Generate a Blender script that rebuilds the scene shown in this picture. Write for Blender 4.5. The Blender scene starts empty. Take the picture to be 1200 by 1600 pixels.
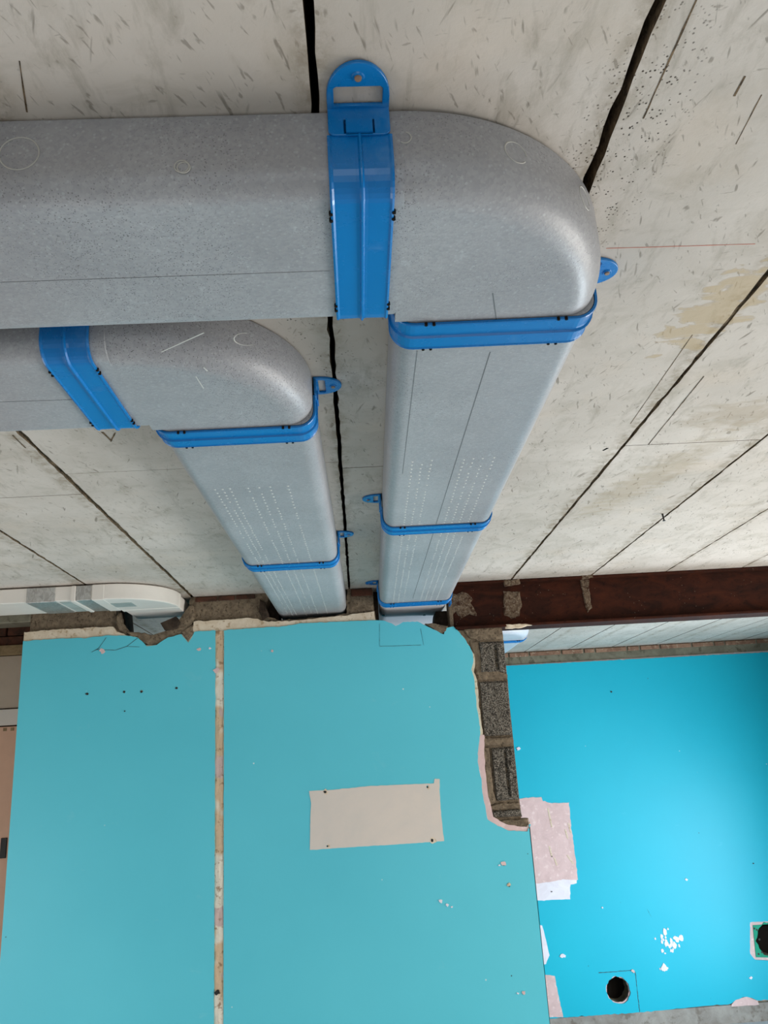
import bpy, bmesh, math, random
import numpy as np
from mathutils import Vector, Matrix, noise
random.seed(7)
C = bpy.context.scene.collection
SC = bpy.context.scene

# ------------------------------------------------------------------ camera
FPX, PITCH, YAW, ROLL = 1249.13, 0.29679462, -0.04511972, -0.06113949
EYE = Vector((0, 0, 1.62))
def _rot(rx, ry, rz):
    cx, sx, cy, sy, cz, sz = math.cos(rx), math.sin(rx), math.cos(ry), math.sin(ry), math.cos(rz), math.sin(rz)
    return (np.array([[cy, -sy, 0], [sy, cy, 0], [0, 0, 1]]) @ np.array([[1, 0, 0], [0, cx, -sx], [0, sx, cx]])
            @ np.array([[cz, -sz, 0], [sz, cz, 0], [0, 0, 1]]))
RM = _rot(math.pi / 2 + PITCH, YAW, ROLL)
cam_d = bpy.data.cameras.new('camera'); cam = bpy.data.objects.new('camera', cam_d); C.objects.link(cam)
cam.matrix_world = Matrix.Translation(EYE) @ Matrix(RM.tolist()).to_4x4()
cam_d.sensor_fit = 'VERTICAL'; cam_d.sensor_height = 36.0; cam_d.lens = FPX * 36.0 / 1600
cam_d.clip_start = 0.02
SC.camera = cam
def ray(x, y):
    d = RM @ np.array([(x - 600) / FPX, -(y - 800) / FPX, -1.0]); return Vector(d.tolist())
def on_z(x, y, z=2.47):
    d = ray(x, y); return EYE + d * ((z - EYE.z) / d.z)
def on_y(x, y, Y):
    d = ray(x, y); return EYE + d * (Y / d.y)

# ------------------------------------------------------------------ world and lights
w = bpy.data.worlds.new('sky'); SC.world = w; w.use_nodes = True
bg = w.node_tree.nodes['Background']; bg.inputs['Color'].default_value = (0.72, 0.86, 1.0, 1); bg.inputs['Strength'].default_value = 1.0
def area(name, loc, rot, sx, sy, power, col):
    l = bpy.data.lights.new(name, 'AREA'); l.shape = 'RECTANGLE'; l.size = sx; l.size_y = sy; l.energy = power; l.color = col
    o = bpy.data.objects.new(name, l); C.objects.link(o); o.location = loc; o.rotation_euler = rot; return o
R90 = math.pi / 2
# daylight through the window of the near room (right wall), through the patio opening behind, and through the far room's window
area('daylight_near_window', (3.86, 2.45, 0.60), (0, R90, 0), 2.0, 2.5, 128, (1.0, 0.95, 0.88))
area('added_left_fill', (-2.66, 2.4, 0.4), (0, -R90, 0), 1.8, 1.8, 20, (1.0, 0.96, 0.92))  # added lamp that evens the front wall's light from the left
area('daylight_patio_opening', (0.3, -2.94, 0.75), (R90, 0, 0), 3.2, 2.3, 17, (1.0, 0.95, 0.88))
area('daylight_far_window', (3.86, 5.2, 0.25), (0, R90, 0), 1.6, 1.2, 118, (0.80, 0.92, 1.0))
SC.view_settings.view_transform = 'Standard'; SC.view_settings.look = 'None'; SC.view_settings.gamma = 1
SC.view_settings.use_curve_mapping = False; SC.view_settings.exposure = 0.15
SC.cycles.use_denoising = True
SC.cycles.max_bounces = 10; SC.cycles.diffuse_bounces = 7

# ------------------------------------------------------------------ materials
class NT:
    def __init__(s, name, rough=0.6, spec=0.4):
        s.m = bpy.data.materials.new(name); s.m.use_nodes = True; s.t = s.m.node_tree
        s.b = s.t.nodes['Principled BSDF']; s.b.inputs['Roughness'].default_value = rough
        s.b.inputs['Specular IOR Level'].default_value = spec
        s.co = s.t.nodes.new('ShaderNodeTexCoord').outputs['Object']
    def n(s, k, **kw):
        d = s.t.nodes.new(k)
        for a, v in kw.items(): setattr(d, a, v)
        return d
    def link(s, a, b): s.t.links.new(a, b)
    def mp(s, scale, rot=(0, 0, 0), src=None):
        d = s.n('ShaderNodeMapping'); d.inputs['Scale'].default_value = scale; d.inputs['Rotation'].default_value = rot
        s.link(src or s.co, d.inputs['Vector']); return d.outputs[0]
    def noise(s, scale, detail=4, rough=0.55, vec=None, dist=0):
        d = s.n('ShaderNodeTexNoise'); d.inputs['Scale'].default_value = scale; d.inputs['Detail'].default_value = detail
        d.inputs['Roughness'].default_value = rough; d.inputs['Distortion'].default_value = dist
        s.link(vec or s.co, d.inputs['Vector']); return d.outputs['Fac']
    def vor(s, scale, vec=None, feat='F1', rnd=1.0):
        d = s.n('ShaderNodeTexVoronoi'); d.inputs['Scale'].default_value = scale; d.feature = feat
        d.inputs['Randomness'].default_value = rnd
        s.link(vec or s.co, d.inputs['Vector']); return d.outputs['Distance'], d.outputs.get('Color')
    def ramp(s, fac, lo, hi, a=0.0, b=1.0):
        d = s.n('ShaderNodeMapRange'); d.inputs['From Min'].default_value = lo; d.inputs['From Max'].default_value = hi
        d.inputs['To Min'].default_value = a; d.inputs['To Max'].default_value = b
        s.link(fac, d.inputs['Value']); return d.outputs[0]
    def mix(s, fac, a, b, mode='MIX'):
        d = s.n('ShaderNodeMix', data_type='RGBA', blend_type=mode)
        for v, i in ((fac, 0), (a, 6), (b, 7)):
            if isinstance(v, (int, float)): d.inputs[i].default_value = v
            elif isinstance(v, tuple): d.inputs[i].default_value = (*v, 1)
            else: s.link(v, d.inputs[i])
        return d.outputs[2]
    def math(s, op, a, b=None):
        d = s.n('ShaderNodeMath', operation=op)
        for v, i in ((a, 0), (b, 1)):
            if v is None: continue
            if isinstance(v, (int, float)): d.inputs[i].default_value = v
            else: s.link(v, d.inputs[i])
        return d.outputs[0]
    def sep(s):
        d = s.n('ShaderNodeSeparateXYZ'); s.link(s.co, d.inputs[0]); return d.outputs
    def color(s, c):
        if isinstance(c, tuple): s.b.inputs['Base Color'].default_value = (*c, 1)
        else: s.link(c, s.b.inputs['Base Color'])
    def bump(s, h, strength=0.4, dist=0.002):
        d = s.n('ShaderNodeBump'); d.inputs['Strength'].default_value = strength; d.inputs['Distance'].default_value = dist
        s.link(h, d.inputs['Height']); s.link(d.outputs[0], s.b.inputs['Normal'])

def lin(r, g, b):
    f = lambda c: (c / 255 / 12.92) if c / 255 <= .04045 else ((c / 255 + .055) / 1.055) ** 2.4
    return (f(r), f(g), f(b))

def m_concrete():
    k = NT('ceiling_concrete', 0.85, 0.2)
    big = k.noise(1.7, 5, 0.6); mid = k.noise(9, 5, 0.65, dist=0.6)
    c = k.mix(k.ramp(big, .35, .65), lin(182, 173, 163), lin(203, 194, 185))
    c = k.mix(k.ramp(mid, .50, .72, 0, .5), c, lin(160, 152, 138))
    warm = k.noise(5, 3, .5, vec=k.mp((1, 1, 1), (0, 0, 1)))
    c = k.mix(k.ramp(warm, .55, .75, 0, .30), c, lin(205, 188, 170))
    # darker streaks left by the moulds, along the planks
    st = k.noise(7, 6, .7, vec=k.mp((3.2, .8, 1), (0, 0, .25)), dist=.4)
    c = k.mix(k.ramp(st, .54, .72, 0, .5), c, lin(140, 132, 118))
    # short dark scratches in two directions
    for sx, sy, rot, lo, al in ((95, 14, .25, .67, .6), (70, 9, -.35, .69, .65), (130, 34, .5, .66, .5), (60, 22, -.1, .69, .55), (40, 130, .15, .69, .4)):
        f = k.noise(1, 2.5, .5, vec=k.mp((sx, sy, 1), src=k.mp((1, 1, 1), (0, 0, rot))), dist=.25)
        c = k.mix(k.ramp(f, lo, lo + .07, 0, al), c, lin(106, 98, 86))
    # pores, gathered in places
    d, col = k.vor(95); gate = k.noise(2.2, 2, .5, vec=k.mp((1, .5, 1)))
    pores = k.math('MULTIPLY', k.ramp(d, .10, .22, 1, 0), k.ramp(gate, .55, .62))
    rnd = k.noise(37, 1); pores = k.math('MULTIPLY', pores, k.ramp(rnd, .5, .56))
    c = k.mix(pores, c, lin(60, 54, 48))
    # tan water stain beside one seam and a few small ones
    x, y, z = k.sep()
    def spot(cx, cy, rx, ry, skew=0.0):
        dx = k.math('SUBTRACT', x, cx); dy = k.math('SUBTRACT', y, cy)
        dx = k.math('ADD', dx, k.math('MULTIPLY', dy, skew))
        a = k.math('POWER', k.math('DIVIDE', dx, rx), 2); b = k.math('POWER', k.math('DIVIDE', dy, ry), 2)
        return k.math('ADD', a, b)
    d3, _ = k.vor(150)
    near = k.math('MULTIPLY', k.ramp(spot(.43, .98, .085, .30), .3, 1.2, 1, 0), k.ramp(k.noise(48, 1), .46, .52))
    p2 = k.math('MULTIPLY', k.ramp(d3, .16, .3, 1, 0), near); pores = k.math('MAXIMUM', pores, p2)
    c = k.mix(p2, c, lin(64, 56, 48))
    wob = k.noise(15, 3, .5, vec=k.mp((1, 1.8, 1)), dist=.5)
    fr = k.math('FRACT', k.math('ADD', k.math('DIVIDE', k.math('ADD', x, .02), .4185), .5))
    ds = k.math('MULTIPLY', k.math('ABSOLUTE', k.math('SUBTRACT', fr, .5)), .4185)
    dirt = k.math('MULTIPLY', k.ramp(ds, .008, .035, 1, 0), k.ramp(k.noise(22, 5, .7), .4, .62, 0, .6))
    c = k.mix(dirt, c, lin(128, 114, 92))
    s1 = k.math('ADD', spot(.79, 1.46, .075, .17, .12), k.ramp(wob, .3, .7, -1.1, 1.1))
    c = k.mix(k.ramp(s1, .55, .95, .6, 0), c, lin(176, 154, 116))
    c = k.mix(k.math('MULTIPLY', k.ramp(s1, .62, .85), k.ramp(s1, .85, 1.0, .25, 0)), c, lin(140, 116, 80))
    s2 = k.math('ADD', spot(1.02, 2.55, .10, .45, .25), k.ramp(wob, .3, .7, -.6, .6))
    c = k.mix(k.ramp(s2, .2, 1.2, .35, 0), c, lin(150, 132, 100))
    s3 = k.math('ADD', spot(1.10, 2.02, .16, .10, .0), k.ramp(wob, .3, .7, -.8, .8))
    c = k.mix(k.ramp(s3, .2, 1.3, .32, 0), c, lin(140, 120, 88))
    k.color(c)
    h = k.math('SUBTRACT', k.noise(60, 5, .6), k.math('MULTIPLY', pores, 2.0))
    k.bump(h, .35, .002); return k.m
def m_eps(name='grey_foam', base=(160, 159, 161)):
    k = NT(name, 0.40, 0.5)
    d, col = k.vor(210); b = k.noise(3.0, 4, .6)
    r, g, bl = base
    c = k.mix(k.ramp(b, .35, .7), lin(r - 8, g - 8, bl - 8), lin(r + 8, g + 9, bl + 9))
    # each foam bead is a touch lighter or darker, some beads much lighter
    hs = k.n('ShaderNodeSeparateColor'); k.link(col, hs.inputs[0])
    c = k.mix(k.ramp(hs.outputs[0], 0, 1, 0, .32), c, lin(r - 40, g - 38, bl - 34))
    c = k.mix(k.math('MULTIPLY', k.ramp(hs.outputs[1], .88, .92, 0, .16), k.ramp(d, .3, .5, 1, 0)), c, lin(215, 222, 224))
    fl = k.noise(70, 3, .6, vec=k.mp((1, .45, 1)))
    c = k.mix(k.ramp(fl, .62, .74, 0, .22), c, lin(200, 206, 208))
    pg = k.noise(2.4, 2, .5); pd, _ = k.vor(270)
    pn = k.noise(150, 2, .5)
    pits = k.math('MULTIPLY', k.math('MULTIPLY', k.ramp(pd, .18, .34, 1, 0), k.ramp(pg, .44, .56)), k.ramp(pn, .44, .52))
    c = k.mix(k.math('MULTIPLY', pits, .75), c, lin(62, 60, 58))
    k.color(c)
    k.bump(k.math('SUBTRACT', k.math('MULTIPLY', d, .35), pits), .22, .0018)
    return k.m
def m_paint(name, base, dark, smudge, spec=.42):
    k = NT(name, 0.42, spec)
    b = k.noise(.9, 4, .5); c = k.mix(k.ramp(b, .3, .7), base, dark)
    s = k.noise(5, 4, .65, vec=k.mp((1, 1, 1.5)), dist=.5)
    c = k.mix(k.ramp(s, .66, .82, 0, .28), c, smudge)
    d, _ = k.vor(6.5, vec=k.mp((1, 1, 1), (.3, .2, .5))); g = k.noise(2.2, 1)
    dot = k.math('MULTIPLY', k.ramp(d, .018, .03, 1, 0), k.ramp(g, .45, .5))
    c = k.mix(dot, c, lin(40, 62, 68))
    d2, _ = k.vor(7.3, vec=k.mp((1, 1, 1), (.9, .1, .2)))
    c = k.mix(k.math('MULTIPLY', k.ramp(d2, .02, .035, 1, 0), k.ramp(g, .52, .56)), c, lin(205, 222, 222))
    k.color(c)
    k.bump(k.math('ADD', k.noise(1.6, 2), k.math('MULTIPLY', k.noise(45, 3), .12)), .25, .01); return k.m
def m_mottle(name, a, b, scale=20, rough=.9, bump=.5, c3=None, bd=.004, spec=.2):
    k = NT(name, rough, spec); f = k.noise(scale, 6, .7, dist=.5)
    c = k.mix(k.ramp(f, .38, .62), a, b)
    if c3: c = k.mix(k.ramp(k.noise(scale * 2.7, 4, .6), .56, .66), c, c3)
    k.color(c); k.bump(f, bump, bd); return k.m
def m_block():
    k = NT('aggregate_block', .95, .1); d, col = k.vor(190); hs = k.n('ShaderNodeSeparateColor'); k.link(col, hs.inputs[0])
    c = k.mix(hs.outputs[0], lin(104, 97, 88), lin(160, 152, 140))
    c = k.mix(k.ramp(d, .45, .65, 0, .8), c, lin(46, 42, 38))
    c = k.mix(k.ramp(k.noise(60, 3), .55, .66, 0, .7), c, lin(40, 37, 34))
    k.color(c); k.bump(k.math('MULTIPLY', d, -1), 1.0, .008); return k.m
def m_rust():
    k = NT('rusted_steel', .7, .1); f = k.noise(6, 6, .7, vec=k.mp((1, 1, 2.5)), dist=.8)
    c = k.mix(k.ramp(f, .35, .68), lin(36, 18, 12), lin(66, 31, 18))
    c = k.mix(k.ramp(k.noise(40, 5, .7), .56, .7, 0, .7), c, lin(18, 11, 9))
    d, _ = k.vor(60); c = k.mix(k.math('MULTIPLY', k.ramp(d, .05, .1, 1, 0), k.ramp(k.noise(9, 2), .5, .55)), c, lin(150, 135, 118))
    k.color(c); k.bump(k.noise(50, 6, .7), .5, .003); return k.m
def m_plain(name, c, rough=.5, spec=.4, var=.0):
    k = NT(name, rough, spec)
    f = k.noise(14, 4, .6)
    k.color(k.mix(k.ramp(f, .35, .65, 0, 1), c, tuple(v * (1 - var) for v in c)))
    return k.m
def m_blue():
    k = NT('blue_plastic', .28, .5)
    c = k.mix(k.ramp(k.noise(5, 3), .4, .7), lin(0, 110, 180), lin(4, 117, 188))
    dust = k.noise(16, 5, .65, dist=.3)
    c = k.mix(k.ramp(dust, .58, .74, 0, .30), c, lin(120, 165, 205))
    k.color(c); k.link(k.ramp(dust, .5, .72, .26, .5), k.b.inputs['Roughness']); return k.m
def m_strip():
    k = NT('chipped_joint_filler', .9, .2); x, y, z = k.sep()
    f = k.noise(1, 3, .7, vec=k.mp((3, 3, 3.3))); g = k.noise(28, 5, .7)
    c = k.mix(k.ramp(f, .44, .5), lin(224, 216, 200), lin(205, 178, 148))
    c = k.mix(k.ramp(k.noise(1, 2, .6, vec=k.mp((4, 4, 4.6), (0, 0, .4))), .58, .6), c, lin(200, 176, 170))
    c = k.mix(k.ramp(g, .56, .64, 0, .8), c, lin(140, 108, 80))
    k.color(c); k.bump(g, 1, .006); return k.m
def m_speckle(name, base, fleck, sc=55, lo=.6):
    k = NT(name, .8, .25); f = k.noise(sc, 4, .6)
    k.color(k.mix(k.ramp(f, lo, lo + .05), base, fleck)); k.bump(f, .3, .002); return k.m
def m_foil():
    k = NT('silver_tape', .28, .5); k.b.inputs['Metallic'].default_value = .75
    f = k.noise(30, 4, .7, vec=k.mp((2, 1, 1)), dist=1.2); k.color(k.mix(k.ramp(f, .4, .6), lin(178, 176, 174), lin(206, 206, 204)))
    k.bump(f, .8, .004); return k.m

M = dict(
    concrete=m_concrete(), eps=m_eps(), blue=m_blue(), rust=m_rust(), block=m_block(), strip=m_strip(), foil=m_foil(),
    eps_lit=m_eps('grey_foam_lit', (196, 198, 206)), sleeve=m_plain('white_sleeve', lin(206, 204, 210), .85, .15, .06),  # far duct's grey foam lightened, its daylight put into the colour
    splash=m_mottle('mortar_splash', lin(122, 106, 88), lin(62, 40, 28), 45, .95, 1, lin(140, 128, 112), .006),
    paint=m_paint('turquoise_paint', lin(92, 199, 216), lin(82, 190, 208), lin(150, 210, 218)),
    paint_far=m_paint('turquoise_paint_far_lit', lin(20, 180, 205), lin(17, 173, 200), lin(90, 200, 225), .25),  # same paint as the near wall, far room's light tuned into its colour
    cream=m_mottle('cream_plaster', lin(222, 208, 188), lin(206, 188, 164), 16, .9, .5, lin(180, 158, 130)),
    patch=m_mottle('patch_filler', lin(214, 203, 193), lin(206, 198, 190), 3, .85, .08),
    pink=m_mottle('pink_plaster', lin(218, 190, 188), lin(206, 178, 176), 9, .85, .5, lin(228, 205, 202)),
    white=m_mottle('white_filler', lin(232, 228, 236), lin(222, 216, 224), 9, .8, .2),
    mortar=m_mottle('grey_brown_mortar', lin(136, 120, 100), lin(104, 91, 76), 34, .95, 1, lin(78, 67, 55), .010),
    mortar_far=m_mottle('dull_mortar', lin(128, 124, 108), lin(106, 102, 88), 6, .95, .6, lin(92, 88, 74), .006),
    brick=m_mottle('red_brick', lin(150, 118, 98), lin(122, 92, 76), 12, .9, .6, lin(168, 148, 128)),
    darkbrick=m_mottle('dark_brick', lin(92, 58, 44), lin(58, 42, 34), 14, .9, .6),
    core=m_mottle('dark_cavity_masonry', lin(70, 58, 48), lin(44, 36, 30), 18, .95, .8),
    joint=m_mottle('joint_filling', lin(128, 108, 84), lin(74, 62, 50), 60, .95, .9),
    void=m_plain('deep_joint', lin(30, 27, 24), .95, .05),
    pvc=m_plain('white_plastic', lin(228, 222, 214), .5, .4, .04),
    pvc_grey=m_plain('grey_film', lin(176, 186, 182), .4, .4, .25),
    wood=m_mottle('raw_timber', lin(150, 128, 96), lin(116, 98, 70), 12, .85, .3),
    beige=m_plain('beige_wall', lin(186, 170, 152), .75, .25, .05),
    archi=m_plain('pale_trim', lin(214, 206, 196), .6, .3, .04),
    door=m_plain('tan_door', lin(214, 172, 146), .6, .3, .06),
    black=m_plain('black_metal', lin(26, 24, 22), .5, .4),
    dark=m_plain('dark_mark', lin(66, 74, 78), .9, .1),
    scratch=m_plain('foam_scratch', lin(196, 196, 192), .7, .3),
    ring=m_plain('mould_ring', lin(186, 184, 178), .5, .4),
    groove=m_plain('foam_groove', lin(112, 116, 118), .9, .1),
    red=m_plain('red_chalk', lin(196, 128, 112), .95, .1),
    steel=m_plain('screw_steel', lin(150, 120, 96), .4, .5, .3),
    green=m_plain('green_board', lin(26, 152, 122), .7, .3, .1),
    floor=m_mottle('dusty_screed', lin(190, 196, 200), lin(170, 177, 182), 3, .9, .2),
    raw=m_mottle('bare_render', lin(160, 156, 150), lin(134, 128, 122), 5, .9, .5, lin(120, 112, 104)),
    shell=m_mottle('room_plaster', lin(206, 200, 192), lin(196, 190, 182), 2, .9, .1),
    frame=m_plain('window_frame_white', lin(230, 230, 228), .5, .4))

# ------------------------------------------------------------------ helpers
def link(o, parent=None):
    C.objects.link(o)
    if parent: o.parent = parent
    return o
def obj(name, me, mat, parent=None, smooth=False):
    me.name = name
    me.materials.clear(); me.materials.append(M[mat])
    if smooth:
        for p in me.polygons: p.use_smooth = True
    return link(bpy.data.objects.new(name, me), parent)
def tag(o, label=None, cat=None, group=None, kind=None):
    if label: o['label'] = label
    if cat: o['category'] = cat
    if group: o['group'] = group
    if kind: o['kind'] = kind
    return o
def empty(name, loc=(0, 0, 0), rz=0):
    o = bpy.data.objects.new(name, None); o.empty_display_size = .1; C.objects.link(o); o.location = loc; o.rotation_euler = (0, 0, rz); return o
def from_bm(bm):
    bmesh.ops.recalc_face_normals(bm, faces=bm.faces)
    me = bpy.data.meshes.new('m'); bm.to_mesh(me); bm.free(); return me
def box_me(x0, x1, y0, y1, z0, z1, bevel=0, seg=1):
    bm = bmesh.new(); bmesh.ops.create_cube(bm, size=1)
    for v in bm.verts: v.co = Vector(((x0 + x1) / 2 + v.co.x * (x1 - x0), (y0 + y1) / 2 + v.co.y * (y1 - y0), (z0 + z1) / 2 + v.co.z * (z1 - z0)))
    if bevel: bmesh.ops.bevel(bm, geom=bm.edges[:], offset=bevel, segments=seg, affect='EDGES')
    return from_bm(bm)
def box(name, x0, x1, y0, y1, z0, z1, mat, parent=None, bevel=0, seg=1):
    return obj(name, box_me(x0, x1, y0, y1, z0, z1, bevel, seg), mat, parent)
def fill(loops, thick, bevel=0):
    """flat plate in the XY plane, outer outline first, holes after"""
    cu = bpy.data.curves.new('c', 'CURVE'); cu.dimensions = '2D'; cu.fill_mode = 'BOTH'; cu.extrude = max(thick / 2 - bevel, 0); cu.bevel_depth = bevel; cu.bevel_resolution = 1
    for lp in loops:
        s = cu.splines.new('POLY'); s.points.add(len(lp) - 1); s.use_cyclic_u = True
        for i, p in enumerate(lp): s.points[i].co = (p[0], p[1], 0, 1)
    o = bpy.data.objects.new('c', cu); C.objects.link(o)
    me = bpy.data.meshes.new_from_object(o.evaluated_get(bpy.context.evaluated_depsgraph_get()))
    bpy.data.objects.remove(o); bpy.data.curves.remove(cu); return me
def wall_plate(name, loops, y0, y1, mat, parent=None, bevel=0):
    """outlines in (x, z), standing between the planes y0 and y1"""
    me = fill(loops, abs(y1 - y0), bevel); ym = (y0 + y1) / 2
    for v in me.vertices: v.co = Vector((v.co.x, ym - v.co.z, v.co.y))
    return obj(name, me, mat, parent)
def rough(pts, amp=.004, step=.02, seed=0, closed=False):
    out = []; n = len(pts)
    for i in range(n if closed else n - 1):
        a = Vector(pts[i][:2]); b = Vector(pts[(i + 1) % n][:2]); L = (b - a).length; k = max(1, int(L / step))
        nrm = Vector((-(b - a).y, (b - a).x)).normalized() if L > 1e-6 else Vector((0, 0))
        for j in range(k):
            p = a.lerp(b, j / k)
            d = noise.noise(Vector((p.x * 37, p.y * 37, seed))) + .6 * noise.noise(Vector((p.x * 110, p.y * 110, seed + 5)))
            out.append(tuple(p + nrm * d * amp * 1.6))
    if not closed: out.append(tuple(pts[-1][:2]))
    return out
def P(pts, Y): return [(lambda v: (v.x, v.z))(on_y(x, y, Y)) for x, y in pts]
def ellipse(cx, cy, rx, ry, n=20, j=0, seed=0):
    r = random.Random(seed); return [(cx + rx * (1 + r.uniform(-j, j)) * math.cos(a), cy + ry * (1 + r.uniform(-j, j)) * math.sin(a)) for a in [2 * math.pi * i / n for i in range(n)]]

# ------------------------------------------------------------------ room shell
ZC, ZF, XL, XR = 2.47, -0.62, -2.7, 3.9
YF = 4.10        # painted face of the near turquoise wall
YB = 7.37        # painted face of the far turquoise wall
def struct(o, label): return tag(o, label, kind='structure')
struct(box('floor', XL - .2, XR + .2, -3.2, 7.8, ZF - .1, ZF, 'floor'), 'dusty pale screed floor of the gutted rooms')
wr = empty('wall_right'); struct(wr, 'plastered right-hand wall with window openings')
def wall_x(parent, x0, x1, y0, y1, wins):
    # wins: (ya, yb, za, zb)
    outer = [(y0, ZF), (y1, ZF), (y1, ZC + .1), (y0, ZC + .1)]
    me = fill([outer] + [[(a, c), (a, d), (b, d), (b, c)] for a, b, c, d in wins], x1 - x0)
    xm = (x0 + x1) / 2
    for v in me.vertices: v.co = Vector((xm + v.co.z, v.co.x, v.co.y))
    return obj('plaster_face', me, 'shell', parent)
wall_x(wr, XR, XR + .2, -3.2, 7.8, [(1.2, 3.7, -.4, 1.6), (4.55, 5.85, -.55, 1.05)])
def window(name, y0, y1, z0, z1, x=XR + .1):
    t = empty(name, (x, (y0 + y1) / 2, z0)); struct(t, 'unseen plain white framed window in the %s-hand wall' % ('right' if x > 0 else 'left'))
    hw = (y1 - y0) / 2; h = z1 - z0
    for a, b, c, d in ((-hw, -hw + .05, 0, h), (hw - .05, hw, 0, h), (-.025, .025, .05, h - .05), (-hw + .05, hw - .05, 0, .05), (-hw + .05, hw - .05, h - .05, h)):
        box('window_frame', -.03, .03, a, b, c, d, 'frame', t)
window('window_1', 1.2, 3.7, -.4, 1.6); window('window_2', 4.55, 5.85, -.55, 1.05); window('added_window_3', 1.5, 3.3, -.5, 1.3, XL - .1)  # the left one is invented, to go with the added fill lamp
wl = empty('wall_left'); struct(wl, 'plastered left-hand wall with one added window'); wall_x(wl, XL - .2, XL, -3.2, 7.8, [(1.5, 3.3, -.5, 1.3)])
wb = wall_plate('wall_behind', [[(XL, ZF), (XR, ZF), (XR, ZC + .1), (XL, ZC + .1)], [(-1.3, ZF + .05), (-1.3, 1.9), (1.9, 1.9), (1.9, ZF + .05)]], -3.2, -3.0, 'shell')
struct(wb, 'plastered wall behind the viewer with a wide patio opening')

# ---- ceiling of precast concrete planks
ceil = empty('ceiling', (0, 0, 0)); struct(ceil, 'soffit of pale precast concrete planks with open dark joints')
box('deck', XL - .2, XR + .2, -3.2, 7.8, ZC + .12, ZC + .25, 'void', ceil)
def plank(x0, x1, y0, y1, s, gl=.0, gr=.0, near=True):
    st = .035 if near else .12; am = .0025 if near else .001
    a = rough([(x0 + gl, y0), (x0 + gl, y1)], am, st, s)
    b = rough([(x1 - gr, y1), (x1 - gr, y0)], am, st, s + 3)
    me = fill([a + b], .12)
    dz = random.Random(s).uniform(0, .0015)
    for v in me.vertices: v.co.z += ZC + .06 + dz
    o = obj('concrete_plank', me, 'concrete', ceil); me.materials.append(M['joint'])
    for p in me.polygons: p.material_index = 1 if abs(p.normal.z) < .5 else 0
    return o
seams = [(-2.90, .003), (-2.50, .003), (-2.085, .003), (-1.665, .003), (-1.248, .006), (-.835, .0072), (-.452, .004), (-.02, .0056), (.402, .0075), (.831, .0052), (1.256, .0042), (1.657, .0034), (2.07, .0026), (2.49, .0026), (2.90, .0026), (3.32, .0026), (3.74, .0026), (4.1, .002)]
joints = [2.3, 2.3, 2.35, 2.45, 2.43, 2.243, 2.245, 2.30, 2.327, 2.218, 2.16, 2.3, 2.2, 2.3, 2.2, 2.3, 2.2, 2.2]
for i in range(len(seams) - 1):
    (x0, g0), (x1, g1) = seams[i], seams[i + 1]
    plank(x0, x1, -3.2, joints[i] - .0014, i * 7 + 1, g0, g1)
    plank(x0, x1, joints[i] + .0014, 4.17, i * 7 + 2, g0, g1)
bs = [-2.9 + .41 * k for k in range(18)]
bs = [x - .03 + (1.58 - 1.61) for x in bs]
for i in range(len(bs) - 1):
    plank(bs[i], bs[i + 1], 4.172, 7.5, 300 + i, .004, .004, False)
# mortar squeezed into some of the joints
for i in (4, 5, 9, 10, 11):
    x, g = seams[i]
    bm = bmesh.new(); prev = None; r = random.Random(i)
    y = -.5
    while y < 4.1:
        zz = ZC + .006 + .010 * noise.noise(Vector((x, y * 9, 3)))
        q = (bm.verts.new((x - g - .006, y, zz + .004)), bm.verts.new((x, y, zz)), bm.verts.new((x + g + .006, y, zz + .004)))
        if prev:
            bm.faces.new((prev[0], prev[1], q[1], q[0])); bm.faces.new((prev[1], prev[2], q[2], q[1]))
        prev = q; y += .03
    obj('joint_mortar', from_bm(bm), 'joint', ceil)
# thin form lines running beside the seams, hairline marks, chalk line
def ceil_line(a, b, w_, mat, name):
    a = Vector((a[0], a[1])); b = Vector((b[0], b[1])); d = (b - a).normalized(); n = Vector((-d.y, d.x)) * w_ / 2
    A = rough([tuple(a + n), tuple(b + n)], w_ * .3, .02, 1); B = rough([tuple(b - n), tuple(a - n)], w_ * .3, .02, 2)
    me = fill([A + B], .0006)
    for v in me.vertices: v.co.z += ZC - .0002
    return obj(name, me, mat, ceil)
def cpt(x, y): v = on_z(x, y); return (v.x, v.y)
ceil_line(cpt(947, 388), cpt(1180, 381), .0012, 'red', 'chalk_line')
for a, b, w_ in (((985, 662), (1082, 523), .0016), ((1013, 695), (1100, 588), .0018), ((1088, 0), (1005, 185), .0022), ((1190, 148), (1150, 225), .0014), ((30, 95), (42, 175), .002), ((20, 680), (40, 700), .003)):
    ceil_line(cpt(*a), cpt(*b), w_, 'joint', 'form_line')
ceil_line(cpt(942, 704), cpt(950, 700), .006, 'void', 'chip')
ceil_line(cpt(160, 675), cpt(173, 688), .005, 'joint', 'chip'); ceil_line(cpt(173, 690), cpt(180, 676), .003, 'joint', 'chip')
ceil_line(cpt(1147, 150), cpt(1164, 119), .0028, 'joint', 'chip')
# bent nail sticking out of the ceiling joint
nl = empty('ceiling_nail', tuple(on_z(1035, 803))); tag(nl, 'small black nail hanging from the ceiling joint at the right', 'nail')
bm = bmesh.new(); bmesh.ops.create_cone(bm, cap_ends=True, segments=8, radius1=.003, radius2=.004, depth=.03)
for v in bm.verts: v.co.z -= .013; v.co.x += (-v.co.z) * .08
obj('shank', from_bm(bm), 'black', nl)
bm = bmesh.new(); bmesh.ops.create_cone(bm, cap_ends=True, segments=10, radius1=.006, radius2=.006, depth=.002)
for v in bm.verts: v.co.z -= .028; v.co.x += .002
obj('head', from_bm(bm), 'black', nl)

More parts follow.
